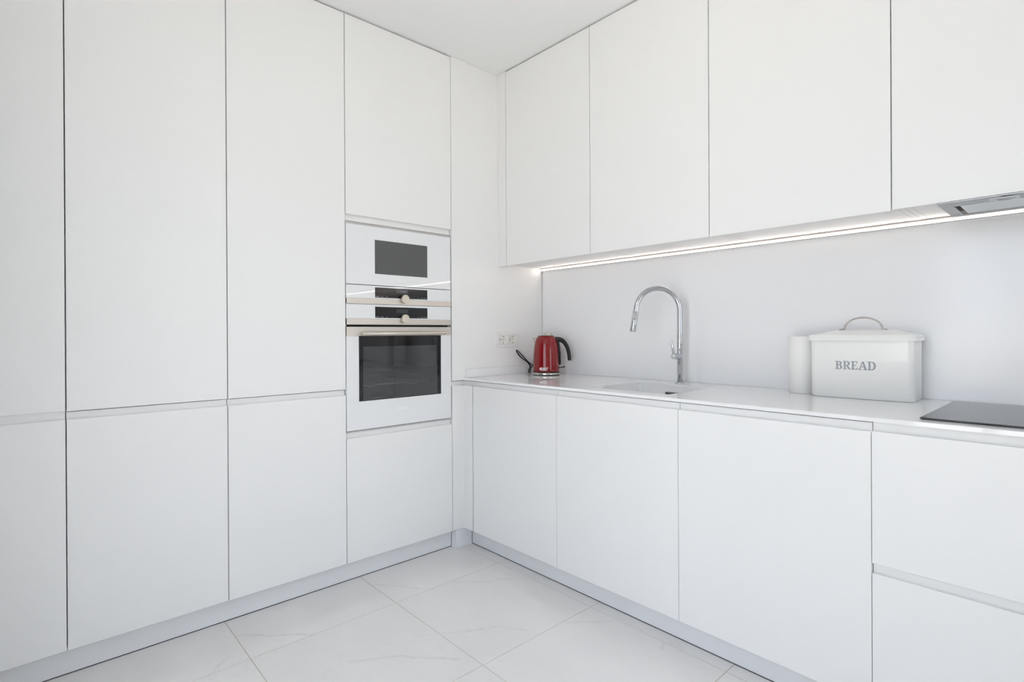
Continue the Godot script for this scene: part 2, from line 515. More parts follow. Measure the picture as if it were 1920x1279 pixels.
func build_tall_run() -> void:
	var T := PI / 2
	# origin at the corner with the larger z; local x runs towards the back wall
	var u := thing("fridge_cabinet", "tall white integrated fridge cabinet at the shaded end beside the pantry cabinets", "cabinet", Vector3(0, 0, 2.8904), T)
	carcass(u, 0.6, 0.1, DOORTOP, 0.58)
	flat_door(u, "upper_door", 0.6, 0.9025, DOORTOP)
	j_door(u, "lower_door", 0.6, 0.1, LIP, 0.904)
	u = thing("pantry_cabinet", "tall white two-door pantry cabinet next to the fridge cabinet", "cabinet", Vector3(0, 0, 2.2904), T)
	carcass(u, 0.4974, 0.1, DOORTOP, 0.58)
	flat_door(u, "upper_door", 0.4974, 0.9012, DOORTOP)
	j_door(u, "lower_door", 0.4974, 0.1, LIP, 0.8975)
	u = thing("pantry_cabinet", "tall white two-door pantry cabinet next to the oven", "cabinet", Vector3(0, 0, 1.793), T)
	carcass(u, 0.499, 0.1, DOORTOP, 0.58)
	flat_door(u, "upper_door", 0.499, 0.9005, DOORTOP)
	j_door(u, "lower_door", 0.499, 0.1, LIP, 0.8968)
	# oven housing
	u = thing("oven_housing", "tall white cabinet housing the oven and microwave with drawer below", "cabinet", Vector3(0, 0, 1.294), T)
	var mb := MB.new()
	var b := -0.58
	box_part("side_panel", Vector3(0.0004, 0.1, b), Vector3(0.016, DOORTOP, -0.0235), M.carcass, u, 0.0004)
	box_part("side_panel", Vector3(0.584, 0.1, b), Vector3(0.5996, DOORTOP, -0.0235), M.carcass, u, 0.0004)
	for y in [0.1, 0.676, 1.688, 2.608]:
		box_part("shelf", Vector3(0.016, y, b), Vector3(0.584, y + 0.018, -0.0235), M.carcass, u, 0.0004)
	box_part("back_panel", Vector3(0.016, 0.118, b), Vector3(0.584, 2.608, b + 0.008), M.carcass, u, 0.0)
	# top door with the pull along its lower edge
	mb = MB.new()
	var lip := 1.7083
	mb.sweep_x(PackedVector2Array([Vector2(0, DOORTOP), Vector2(0, lip + 0.0012), Vector2(-0.0004, lip + 0.0004), Vector2(-0.0012, lip), Vector2(-0.0036, lip), Vector2(-0.005, lip + 0.006),
		Vector2(-0.0075, lip + 0.012), Vector2(-0.0105, lip + 0.013), Vector2(-0.0135, lip + 0.009), Vector2(-0.0155, lip + 0.001), Vector2(-0.016, lip - 0.006), Vector2(-0.016, 1.6805), Vector2(-DT, 1.6805), Vector2(-DT, DOORTOP)]), GAP / 2, 0.6 - GAP / 2)
	part("upper_door", mb, M.lacquer, u)
	j_door(u, "drawer_front", 0.6, 0.1, 0.6732, 0.6945)
	box_part("trim_strip", Vector3(0.004, 1.667, -0.022), Vector3(0.596, 1.678, -0.012), M.alu, u, 0.0005, "grey trim above the microwave")
	box_part("trim_strip", Vector3(0.004, 0.6955, -0.022), Vector3(0.596, 0.703, -0.009), M.alu, u, 0.0005, "grey trim below the oven")
	# side panel that closes the run above the worktop, up to the ceiling
	u = thing("end_panel", "tall white filler panel between the oven housing and the back wall, carrying the socket", "panel", Vector3(0, 0, 0.694), T)
	box_part("panel", Vector3(0.0015, 0.9005, -0.02), Vector3(0.693, CEIL - 0.0005, 0), M.lacquer, u, 0.0006)
	# L-shaped filler under the worktop in the corner
	u = thing("corner_filler", "narrow white corner filler below the worktop where both cabinet runs meet", "filler", Vector3(0, 0, 0.694), T)
	var fw := 0.694 - ZB
	j_door(u, "filler_board", fw - 0.0002 + GAP / 2, 0.1, LIP, 0.8968)
	mb = MB.new()
	var lp := LIP
	# second board, turned to face along the other run (built in this thing's own axes)
	var poly := [Vector2(0, 0.1), Vector2(0, lp - 0.0012), Vector2(0.0012, lp), Vector2(0.0036, lp), Vector2(0.005, lp - 0.006), Vector2(0.0075, lp - 0.012), Vector2(0.0105, lp - 0.013), Vector2(0.0135, lp - 0.009), Vector2(0.016, lp), Vector2(0.016, 0.8968), Vector2(DT, 0.8968), Vector2(DT, 0.1)]
	for i in poly.size():
		var a: Vector2 = poly[i]
		var c: Vector2 = poly[(i + 1) % poly.size()]
		var d := (c - a).normalized()
		mb.quad(Vector3(fw + a.x, a.y, -DT), Vector3(fw + c.x, c.y, -DT), Vector3(fw + c.x, c.y, 0.0776), Vector3(fw + a.x, a.y, 0.0776), Vector3(-d.y, d.x, 0))
	part("filler_board", mb, M.lacquer, u)
	mb = MB.new()
	mb.box(Vector3(fw - 0.0003, LIP - 0.012, -DT), Vector3(fw + 0.0165, 0.8968, -0.016), 0.0)
	part("corner_strip", mb, M.lacquer, u)
	plinth("plinth", "pale grey plinth under the tall cabinets", Vector3(-0.0457, 0, 2.89), T, 2.89 - 0.6712)
	u = thing("plinth_corner", "small bluish white plinth corner block under the corner filler", "plinth", Vector3(0, 0, 0))
	box_part("block", Vector3(-0.0457, 0.0003, 0.5602), Vector3(-0.004, 0.0975, 0.6695), M.plinth_block, u, 0.001)
	box_part("foot_edge", Vector3(-0.0456, 0.0002, 0.5603), Vector3(-0.0015, 0.0085, 0.6697), M.logo_white, u, 0.001)

func build_base_run() -> void:
	var xs := [0.0791, 0.6789, 1.2791, 1.8788]
	var labels := ["white base cabinet beside the corner filler, under the kettle", "white base cabinet under the sink and tap", "white base cabinet under the paper roll and bread bin"]
	for i in 3:
		var w: float = xs[i + 1] - xs[i]
		var u := thing("base_cabinet", labels[i], "cabinet", Vector3(xs[i], 0, ZB))
		carcass(u, w, 0.1, 0.8968, ZB - 0.03, true, i != 1)
		j_door(u, "door", w, 0.1, LIP, 0.8968, 0.0018)
	var u := thing("drawer_cabinet", "wide white drawer cabinet under the hob", "cabinet", Vector3(xs[3], 0, ZB))
	carcass(u, 0.9, 0.1, 0.8968, ZB - 0.03, true, false)
	j_door(u, "drawer_front", 0.9, 0.5027, LIP + 0.0015, 0.9, 0.0018)
	j_door(u, "drawer_front", 0.9, 0.1, 0.4752, 0.5012, 0.0018)
	plinth("plinth", "pale grey plinth under the base cabinets along the back wall", Vector3(-0.003, 0, 0.5593), 0.0, 2.78)

func build_wall_run() -> void:
	var xs := [0.073, 0.673, 1.2732, 1.8736]
	var f := thing("wall_filler", "narrow white filler strip in the corner beside the wall cabinets", "filler", Vector3(0.0003, 0, ZW))
	box_part("filler_board", Vector3(0.0002, 1.5346, -DT), Vector3(0.0712, CEIL - 0.001, 0), M.lacquer, f, 0.0006)
	box_part("filler_base", Vector3(0.0002, 1.55, -0.33), Vector3(0.0712, 1.566, -0.0225), M.carcass, f, 0.0004)
	var labels := ["white wall cabinet beside the corner filler strip", "white wall cabinet above the tap", "white wall cabinet next to the extractor hood cabinet, above the bread bin"]
	for i in 3:
		var w: float = xs[i + 1] - xs[i]
		var u := thing("wall_cabinet", labels[i], "cabinet", Vector3(xs[i], 0, ZW))
		carcass(u, w, 1.55, DOORTOP, 0.33, true, true, -0.0172)
		flat_door(u, "door", w, 1.5346, DOORTOP, 0.0028, 0.016)
	var u := thing("hood_cabinet", "wide white wall cabinet holding the extractor hood above the hob", "cabinet", Vector3(xs[3], 0, ZW))
	var w := 0.9
	var mb := MB.new()
	mb.box(Vector3(0.0004, 1.55, -0.33), Vector3(0.018, DOORTOP, -0.0172), 0.0004)
	mb.box(Vector3(w - 0.018, 1.55, -0.33), Vector3(w - 0.0004, DOORTOP, -0.0172), 0.0004)
	mb.box(Vector3(0.0186, DOORTOP - 0.018, -0.33), Vector3(w - 0.0186, DOORTOP, -0.0172), 0.0004)
	mb.box(Vector3(0.0186, 1.5506, -0.33), Vector3(0.037, 1.7, -0.0172), 0.0004)
	mb.box(Vector3(0.0376, 1.5506, -0.33), Vector3(0.106, 1.566, -0.0172), 0.0004)
	mb.box(Vector3(w - 0.106, 1.5506, -0.33), Vector3(w - 0.0186, 1.566, -0.0172), 0.0004)
	part("body", mb, M.carcass, u)
	flat_door(u, "door", w, 1.5375, DOORTOP, 0.0028, 0.016)

# ---------------------------------------------------------------- worktop, sink, splashback
const SX0 := 0.803
const SX1 := 1.188
const SZ0 := 0.152
const SZ1 := 0.53
func round_rect(x0: float, x1: float, z0: float, z1: float, r: float, y: float, seg := 6) -> Array:
	var out := []
	for c in [[x1 - r, z1 - r, 0.0], [x0 + r, z1 - r, 0.25], [x0 + r, z0 + r, 0.5], [x1 - r, z0 + r, 0.75]]:
		for k in seg + 1:
			var a: float = TAU * (c[2] + 0.25 * k / seg)
			out.append(Vector3(c[0] + r * cos(a), y, c[1] + r * sin(a)))
	return out

func build_worktop() -> void:
	var x0 := 0.0015
	var x1 := 2.78
	var z0 := 0.001
	var z1 := 0.6188
	var t := thing("worktop", "thin white worktop running along the back wall with sink cut-out", "worktop")
	var mb := MB.new()
	for s in [[x0, SX0, z0, z1], [SX1, x1, z0, z1], [SX0, SX1, z0, SZ0], [SX0, SX1, SZ1, z1]]:
		mb.quad(Vector3(s[0], TOP, s[2]), Vector3(s[1], TOP, s[2]), Vector3(s[1], TOP, s[3]), Vector3(s[0], TOP, s[3]), Vector3.UP)
		mb.quad(Vector3(s[0], UNDER, s[2]), Vector3(s[1], UNDER, s[2]), Vector3(s[1], UNDER, s[3] - 0.0008), Vector3(s[0], UNDER, s[3] - 0.0008), Vector3.DOWN)
	mb.quad(Vector3(x0, TOP - 0.0008, z1 + 0.0008), Vector3(x1, TOP - 0.0008, z1 + 0.0008), Vector3(x1, UNDER + 0.0008, z1 + 0.0008), Vector3(x0, UNDER + 0.0008, z1 + 0.0008), Vector3.BACK)
	mb.quad(Vector3(x0, TOP, z1), Vector3(x1, TOP, z1), Vector3(x1, TOP - 0.0008, z1 + 0.0008), Vector3(x0, TOP - 0.0008, z1 + 0.0008), Vector3.UP, Vector3.UP, Vector3.BACK, Vector3.BACK)
	mb.quad(Vector3(x0, UNDER, z1 - 0.0008), Vector3(x1, UNDER, z1 - 0.0008), Vector3(x1, UNDER + 0.0008, z1 + 0.0008), Vector3(x0, UNDER + 0.0008, z1 + 0.0008), Vector3.DOWN, Vector3.DOWN, Vector3.BACK, Vector3.BACK)
	for e in [[x0, Vector3.LEFT], [x1, Vector3.RIGHT]]:
		mb.quad(Vector3(e[0], TOP, z0), Vector3(e[0], TOP, z1), Vector3(e[0], UNDER, z1), Vector3(e[0], UNDER, z0), e[1])
	mb.quad(Vector3(x0, TOP, z0), Vector3(x1, TOP, z0), Vector3(x1, UNDER, z0), Vector3(x0, UNDER, z0), Vector3.FORWARD)
	# inner faces of the cut-out
	mb.quad(Vector3(SX0, TOP, SZ0), Vector3(SX0, TOP, SZ1), Vector3(SX0, UNDER, SZ1), Vector3(SX0, UNDER, SZ0), Vector3.RIGHT)
	mb.quad(Vector3(SX1, TOP, SZ0), Vector3(SX1, TOP, SZ1), Vector3(SX1, UNDER, SZ1), Vector3(SX1, UNDER, SZ0), Vector3.LEFT)
	mb.quad(Vector3(SX0, TOP, SZ0), Vector3(SX1, TOP, SZ0), Vector3(SX1, UNDER, SZ0), Vector3(SX0, UNDER, SZ0), Vector3.BACK)
	mb.quad(Vector3(SX0, TOP, SZ1), Vector3(SX1, TOP, SZ1), Vector3(SX1, UNDER, SZ1), Vector3(SX0, UNDER, SZ1), Vector3.FORWARD)
	part("slab", mb, M.worktop, t)
	var up := thing("upstand", "low white upstand on the worktop against the end panel", "upstand")
	box_part("strip", Vector3(0.0006, TOP + 0.0003, 0.001), Vector3(0.0106, 0.9612, 0.606), M.worktop, up, 0.0008)
	var sp := thing("splashback", "smooth glossy white splashback panel behind the tap and bread bin", "splashback")
	box_part("panel", Vector3(0.0004, TOP + 0.0002, -0.0205), Vector3(3.2, 1.5343, 0.0), M.splash, sp, 0.0003)
	# basin hanging below the cut-out
	var s := thing("sink", "square white undermount sink basin sunk in the worktop", "sink")
	var e := 0.0005
	mb = MB.new()
	var rings := []
	rings.append(round_rect(SX0 - 0.02, SX1 + 0.02, SZ0 - 0.02, SZ1 + 0.02, 0.03, UNDER - e))
	rings.append(round_rect(SX0 - 0.002, SX1 + 0.002, SZ0 - 0.002, SZ1 + 0.002, 0.012, UNDER - e))
	rings.append(round_rect(SX0 - 0.002, SX1 + 0.002, SZ0 - 0.002, SZ1 + 0.002, 0.012, UNDER - e))
	rings.append(round_rect(SX0, SX1, SZ0, SZ1, 0.014, 0.73))
	rings.append(round_rect(SX0 + 0.006, SX1 - 0.006, SZ0 + 0.006, SZ1 - 0.006, 0.016, 0.716))
	rings.append(round_rect(SX0 + 0.02, SX1 - 0.02, SZ0 + 0.02, SZ1 - 0.02, 0.02, 0.712))
	for i in rings.size() - 1:
		for j in rings[i].size():
			var k: int = (j + 1) % rings[i].size()
			var n: Vector3 = (rings[i][k] - rings[i][j]).cross(rings[i + 1][j] - rings[i][j]).normalized()
			var mid := Vector3((SX0 + SX1) / 2, 0.95, (SZ0 + SZ1) / 2)
			if n.dot(mid - rings[i][j]) < 0: n = -n
			mb.quad(rings[i][j], rings[i][k], rings[i + 1][k], rings[i + 1][j], n)
	for j in rings[5].size():
		mb.tri(Vector3((SX0 + SX1) / 2, 0.71, (SZ0 + SZ1) / 2), rings[5][j], rings[5][(j + 1) % rings[5].size()], Vector3.UP, Vector3.UP, Vector3.UP)
	part("basin", mb, M.sink, s)
	box_part("overflow_slot", Vector3(0.945, 0.862, SZ0 - 0.006), Vector3(1.03, 0.876, SZ0 + 0.0012), M.slot, s, 0.0, "dark overflow slot in the back of the basin")
	mb = MB.new()
	mb.lathe([Vector2(0.0, 0.7125), Vector2(0.042, 0.7125), Vector2(0.045, 0.7145), Vector2(0.03, 0.7165), Vector2(0.0, 0.7165)], Vector3(0.995, 0, 0.34), 32)
	part("drain", mb, M.chrome, s)

# ---------------------------------------------------------------- appliances in the housing (local x from the fridge side)
func text_part(words: String, height: float, mat: Material, parent: Node3D, at: Vector3, serif := false, bold := false, called := "lettering", label := "") -> MeshInstance3D:
	var tm := TextMesh.new()
	var sf := SystemFont.new()
	sf.font_names = PackedStringArray(["Droid Serif" if serif else "Droid Sans"])
	sf.font_weight = 700 if bold else 400
	tm.font = sf
	tm.text = words
	tm.font_size = 64
	tm.pixel_size = height / 46.0
	tm.depth = 0.0006
	tm.curve_step = 1.5
	var o := MeshInstance3D.new()
	o.name = called
	o.mesh = tm
	o.material_override = mat
	o.position = at
	parent.add_child(o, true)
	if label: o.set_meta("label", label)
	return o

func control_panel(t: Node3D, y0: float, y1: float, steel0: float, steel1: float, disp0: float, disp1: float, scr0: float, scr1: float, knob_y: float, clock: String) -> void:
	box_part("fascia", Vector3(0.0025, y0, -0.02), Vector3(0.5935, y1, 0), M.oven_glass, t, 0.0008, "white glass control fascia")
	box_part("steel_strip", Vector3(0.0025, steel0, -0.018), Vector3(0.5935, steel1, 0.004), M.steel, t, 0.0012, "brushed steel strip")
	var d := box_part("display_panel", Vector3(0.1489, disp0, -0.001), Vector3(0.4457, disp1, 0.0006), M.panel_black, t, 0.0, "black control display")
	box_part("screen", Vector3(0.2645, scr0, 0.0004), Vector3(0.3315, scr1, 0.0009), M.screen, d, 0.0)
	if clock: text_part(clock, 0.0095, M.mark, d, Vector3(0.299, (scr0 + scr1) / 2, 0.0011))
	for e in [[0.152, 0.017], [0.178, 0.016], [0.209, 0.006], [0.389, 0.006], [0.408, 0.011], [0.426, 0.018]]:
		box_part("symbol", Vector3(e[0], disp0 + 0.004, 0.0004), Vector3(e[0] + e[1], disp0 + 0.0062, 0.001), M.mark, d, 0.0)
	var mb := MB.new()
	var rings := []
	for p in [Vector2(0.0, 0.004), Vector2(0.0195, 0.004), Vector2(0.0215, 0.008), Vector2(0.0215, 0.0215), Vector2(0.0215, 0.0215), Vector2(0.0205, 0.0228), Vector2(0.0205, 0.0228), Vector2(0.0, 0.0228)]:
		var r := []
		for j in 40:
			var a := TAU * j / 40
			r.append(Vector3(0.3045 + maxf(p.x, 1e-5) * cos(a), knob_y + maxf(p.x, 1e-5) * sin(a), p.y))
		rings.append(r)
	mb.loft(rings)
	part("knob", mb, M.knob, t, "round champagne steel control knob")

func build_microwave() -> void:
	var t := thing("microwave", "built-in compact microwave with white glass front above the oven", "microwave", Vector3(0, 0, 1.294), PI / 2)
	box_part("housing", Vector3(0.02, 1.2975, -0.45), Vector3(0.576, 1.664, -0.0205), M.void, t, 0.001)
	var door := box_part("door", Vector3(0.0025, 1.3875, -0.02), Vector3(0.5935, 1.6655, 0.0), M.oven_glass, t, 0.0008, "white glass microwave door")
	box_part("window", Vector3(0.149, 1.442, -0.001), Vector3(0.4465, 1.604, 0.0005), M.micro_window, door, 0.0, "dark grey viewing window")
	text_part("SIEMENS", 0.0095, M.logo_white, door, Vector3(0.2985, 1.4135, 0.0004), false, true)
	control_panel(t, 1.2962, 1.3845, 1.2972, 1.323, 1.3288, 1.3775, 1.3535, 1.3735, 1.3258, "12:00")

func build_oven() -> void:
	var t := thing("oven", "built-in single oven with white glass door and steel bar handle", "oven", Vector3(0, 0, 1.294), PI / 2)
	# cavity shell, open to the front, seen through the door glass
	var mb := MB.new()
	mb.box(Vector3(0.02, 0.708, -0.55), Vector3(0.064, 1.29, -0.0455), 0.0)
	mb.box(Vector3(0.536, 0.708, -0.55), Vector3(0.58, 1.29, -0.0455), 0.0)
	mb.box(Vector3(0.064, 0.708, -0.55), Vector3(0.536, 0.79, -0.0455), 0.0)
	mb.box(Vector3(0.064, 1.15, -0.55), Vector3(0.536, 1.29, -0.0455), 0.0)
	mb.box(Vector3(0.064, 0.79, -0.55), Vector3(0.536, 1.15, -0.5), 0.0)
	part("cavity", mb, M.cavity, t)
	# door: white glass frame round a dark glass window
	mb = MB.new()
	var x0 := 0.0025
	var x1 := 0.5935
	mb.box(Vector3(x0, 0.7065, -0.022), Vector3(x1, 0.8395, 0), 0.0008)
	mb.box(Vector3(x0, 0.8395, -0.022), Vector3(0.064, 1.146, 0), 0.0)
	mb.box(Vector3(0.5295, 0.8395, -0.022), Vector3(x1, 1.146, 0), 0.0)
	var door := part("door", mb, M.oven_glass, t, "white glass oven door")
	mb = MB.new()
	mb.box(Vector3(0.064, 0.8395, -0.006), Vector3(0.086, 1.146, -0.0006), 0.0)
	mb.box(Vector3(0.5095, 0.8395, -0.006), Vector3(0.5295, 1.146, -0.0006), 0.0)
	mb.box(Vector3(0.086, 1.0955, -0.006), Vector3(0.5095, 1.146, -0.0006), 0.0)
	mb.box(Vector3(0.086, 0.8395, -0.006), Vector3(0.5095, 0.8425, -0.0006), 0.0)
	part("window_border", mb, M.dark_glass, door, "black border of the oven window")
	box_part("window", Vector3(0.086, 0.8425, -0.005), Vector3(0.5095, 1.0955, -0.0006), M.oven_pane, door, 0.0, "tinted oven window")
	box_part("door_rail", Vector3(x0, 1.1455, -0.02), Vector3(x1, 1.189, 0.002), M.steel, door, 0.0012, "brushed steel rail at the top of the door")
	mb = MB.new()
	mb.tube([Vector3(0.0685, 1.157, 0.043), Vector3(0.07, 1.157, 0.043), Vector3(0.528, 1.157, 0.043), Vector3(0.5295, 1.157, 0.043)], [0.0085, 0.0095, 0.0095, 0.0085], 20)
	for x in [0.078, 0.52]:
		mb.tube([Vector3(x, 1.157, 0.002), Vector3(x, 1.157, 0.043)], 0.0085, 16)
	part("handle", mb, M.knob, door, "round steel bar handle")
	text_part("SIEMENS", 0.0095, M.logo_white, door, Vector3(0.2985, 0.787, 0.0004), false, true)
	box_part("vent_gap", Vector3(0.018, 1.1895, -0.04), Vector3(0.582, 1.1985, -0.012), M.void, t, 0.0)
	control_panel(t, 1.1985, 1.2952, 1.1987, 1.2272, 1.232, 1.285, 1.2558, 1.2752, 1.2288, "")
	# wire shelf inside
	var rack := MB.new()
	for z in [-0.09, -0.44]:
		rack.tube([Vector3(0.07, 0.905, z), Vector3(0.14, 0.905, z), Vector3(0.16, 0.895, z), Vector3(0.19, 0.895, z), Vector3(0.21, 0.905, z), Vector3(0.39, 0.905, z), Vector3(0.41, 0.895, z), Vector3(0.44, 0.895, z), Vector3(0.46, 0.905, z), Vector3(0.53, 0.905, z)], 0.003, 8)
	for k in 15:
		var x := 0.085 + k * 0.0305
		rack.tube([Vector3(x, 0.9, -0.09), Vector3(x, 0.9, -0.44)], 0.0016, 6)
	part("rack", rack, M.chrome_matt, t, "chrome wire shelf")

# ---------------------------------------------------------------- hob and hood
func build_hob() -> void:
	var t := thing("induction_hob", "black glass induction hob on the worktop at the drawer cabinet", "hob", Vector3(1.979, TOP, 0.045))
	box_part("glass", Vector3(0, 0.0018, 0), Vector3(0.7, 0.0058, 0.52), M.hob, t, 0.0012)
	box_part("rim", Vector3(0.003, 0.0002, 0.003), Vector3(0.697, 0.0018, 0.517), M.hob_edge, t, 0.0)

func build_hood() -> void:
	var t := thing("extractor_hood", "slim grey built-in extractor hood under the wide wall cabinet", "hood", Vector3(1.9842, 1.5334, 0.0))
	var mb := MB.new()
	# frame plate round the suction panel
	var y0 := 0.0
	var y1 := 0.0034
	mb.box(Vector3(0, y0, 0.1), Vector3(0.031, y1, 0.3626), 0.0005)
	mb.box(Vector3(0.647, y0, 0.1), Vector3(0.678, y1, 0.3626), 0.0005)
	mb.box(Vector3(0.031, y0, 0.288), Vector3(0.647, y1, 0.3626), 0.0005)
	mb.box(Vector3(0.031, y0, 0.1), Vector3(0.647, y1, 0.126), 0.0005)
	part("frame", mb, M.hood_steel, t, "brushed grey hood frame")
	mb = MB.new()
	mb.box(Vector3(0.02, 0.016, 0.1), Vector3(0.658, 0.2, 0.335), 0.001)
	part("motor_box", mb, M.void, t)
	box_part("suction_panel", Vector3(0.044, 0.0, 0.137), Vector3(0.634, 0.006, 0.2845), M.hood_panel, t, 0.0008, "pale glass suction panel")
	for x in [0.146, 0.53]:
		mb = MB.new()
		mb.lathe([Vector2(0.0, -0.0004), Vector2(0.026, -0.0004), Vector2(0.027, 0.0006)], Vector3(x, 0, 0.322), 32)
		var l := part("lamp", mb, M.hood_panel, t, "round hood lamp lens")
		mb = MB.new()
		var rings := []
		for p in [Vector2(0.0275, 0.001), Vector2(0.0275, -0.0008), Vector2(0.029, -0.0016), Vector2(0.0315, -0.0016), Vector2(0.033, 0.001)]:
			var r := []
			for j in 32: r.append(Vector3(x + p.x * cos(TAU * j / 32), p.y, 0.322 + p.x * sin(TAU * j / 32)))
			rings.append(r)
		mb.loft(rings, false, false)
		part("lamp_ring", mb, M.chrome_matt, l)

func build_led() -> void:
	var t := thing("led_strip", "glowing white LED strip light under the wall cabinets along the splashback", "light strip")
	var x0 := 0.0035
	var x1 := 2.775
	var mb := MB.new()
	mb.sweep_x(PackedVector2Array([Vector2(0.0006, 1.5344), Vector2(0.0152, 1.5344), Vector2(0.0152, 1.535), Vector2(0.0125, 1.535), Vector2(0.0125, 1.5455), Vector2(0.0185, 1.5455), Vector2(0.0185, 1.5497), Vector2(0.0006, 1.5497)]), x0, x1)
	part("profile", mb, M.alu, t, "aluminium profile")
	mb = MB.new()
	mb.box(Vector3(x0, 1.5352, 0.0127), Vector3(x1, 1.5452, 0.0142), 0.0)
	part("diffuser", mb, M.led, t)
	var l := AreaLight3D.new()
	l.name = "strip_light"
	l.area_size = Vector2(x1 - x0, 0.0098)
	l.light_color = LED_COLOR
	l.light_energy = LED_ENERGY
	l.area_range = 12.0
	l.area_attenuation = 2.0
	l.shadow_enabled = true
	t.add_child(l)
	# faces out of the strip into the room, a little downwards
	var out := Vector3(0, -0.34, 0.94).normalized()
	l.transform = Transform3D(Basis(Vector3.LEFT, (-out).cross(Vector3.LEFT).normalized(), -out), Vector3((x0 + x1) / 2, 1.5402, 0.0152))

# ---------------------------------------------------------------- tap
func build_faucet() -> void:
	var t := thing("kitchen_tap", "tall chrome pull-out kitchen tap with swan neck spout", "tap", Vector3(0.9865, TOP, 0.0926), deg_to_rad(48.1))
	# local x is sideways in the plane of the arc, the spout goes to -x
	var mb := MB.new()
	mb.lathe([Vector2(0, 0.0), Vector2(0.0235, 0.0), Vector2(0.0245, 0.0012), Vector2(0.0245, 0.0045), Vector2(0.0235, 0.0058), Vector2(0.0235, 0.0058), Vector2(0.0, 0.0058)])
	part("base_plate", mb, M.chrome, t)
	mb = MB.new()
	mb.lathe([Vector2(0, 0.005), Vector2(0.0128, 0.005), Vector2(0.0128, 0.2015), Vector2(0.0128, 0.2015), Vector2(0.0121, 0.2022), Vector2(0.0121, 0.2022), Vector2(0, 0.2022)])
	part("column", mb, M.chrome, t)
	mb = MB.new()
	var path := []
	var R := 0.1021
	var hc := 0.347
	for k in 6: path.append(Vector3(0, lerpf(0.2035, hc, k / 5.0), 0))
	for k in range(1, 41):
		var a := deg_to_rad(171.2) * k / 40.0
		path.append(Vector3(-R + R * cos(a), hc + R * sin(a), 0))
	var d := Vector3(-0.153, -0.988, 0).normalized()
	var e: Vector3 = path[-1]
	path.append(e + d * 0.01)
	path.append(e + d * 0.021)
	mb.tube(path, 0.0124, 24, 1.0, Vector3.BACK)
	part("spout", mb, M.chrome, t, "curved chrome spout")
	var n0 := e + d * 0.0222
	mb = MB.new()
	mb.tube([n0, n0 + d * 0.001, n0 + d * 0.095, n0 + d * 0.0965], [0.013, 0.0142, 0.0142, 0.0132], 24)
	part("spray_head", mb, M.chrome, t, "pull-out spray head")
	mb = MB.new()
	# side valve turned to face the room
	var out := Vector3(0, 0, 1).rotated(Vector3.UP, deg_to_rad(-48.1))
	var c := Vector3(0, 0.129, 0)
	mb.tube([c, c + out * 0.046, c + out * 0.048], [0.0135, 0.0135, 0.0125], 24)
	var valve := part("valve", mb, M.chrome, t)
	mb = MB.new()
	var h := c + out * 0.05
	var tip := h + Vector3(-0.0095, 0.075, 0.0)
	mb.tube([c + out * 0.0485, c + out * 0.0495, c + out * 0.058, c + out * 0.059], [0.0125, 0.0135, 0.0135, 0.0125], 24)
	var g := h + out * 0.004
	tip = g + Vector3(-0.0095, 0.075, 0.0)
	mb.tube([g, g.lerp(tip, 0.33), g.lerp(tip, 0.34), tip, tip + Vector3(0, 0.0008, 0)], [0.0062, 0.0056, 0.0062, 0.0062, 0.0052], 16)
	part("lever", mb, M.chrome_matt, valve, "upright chrome lever")

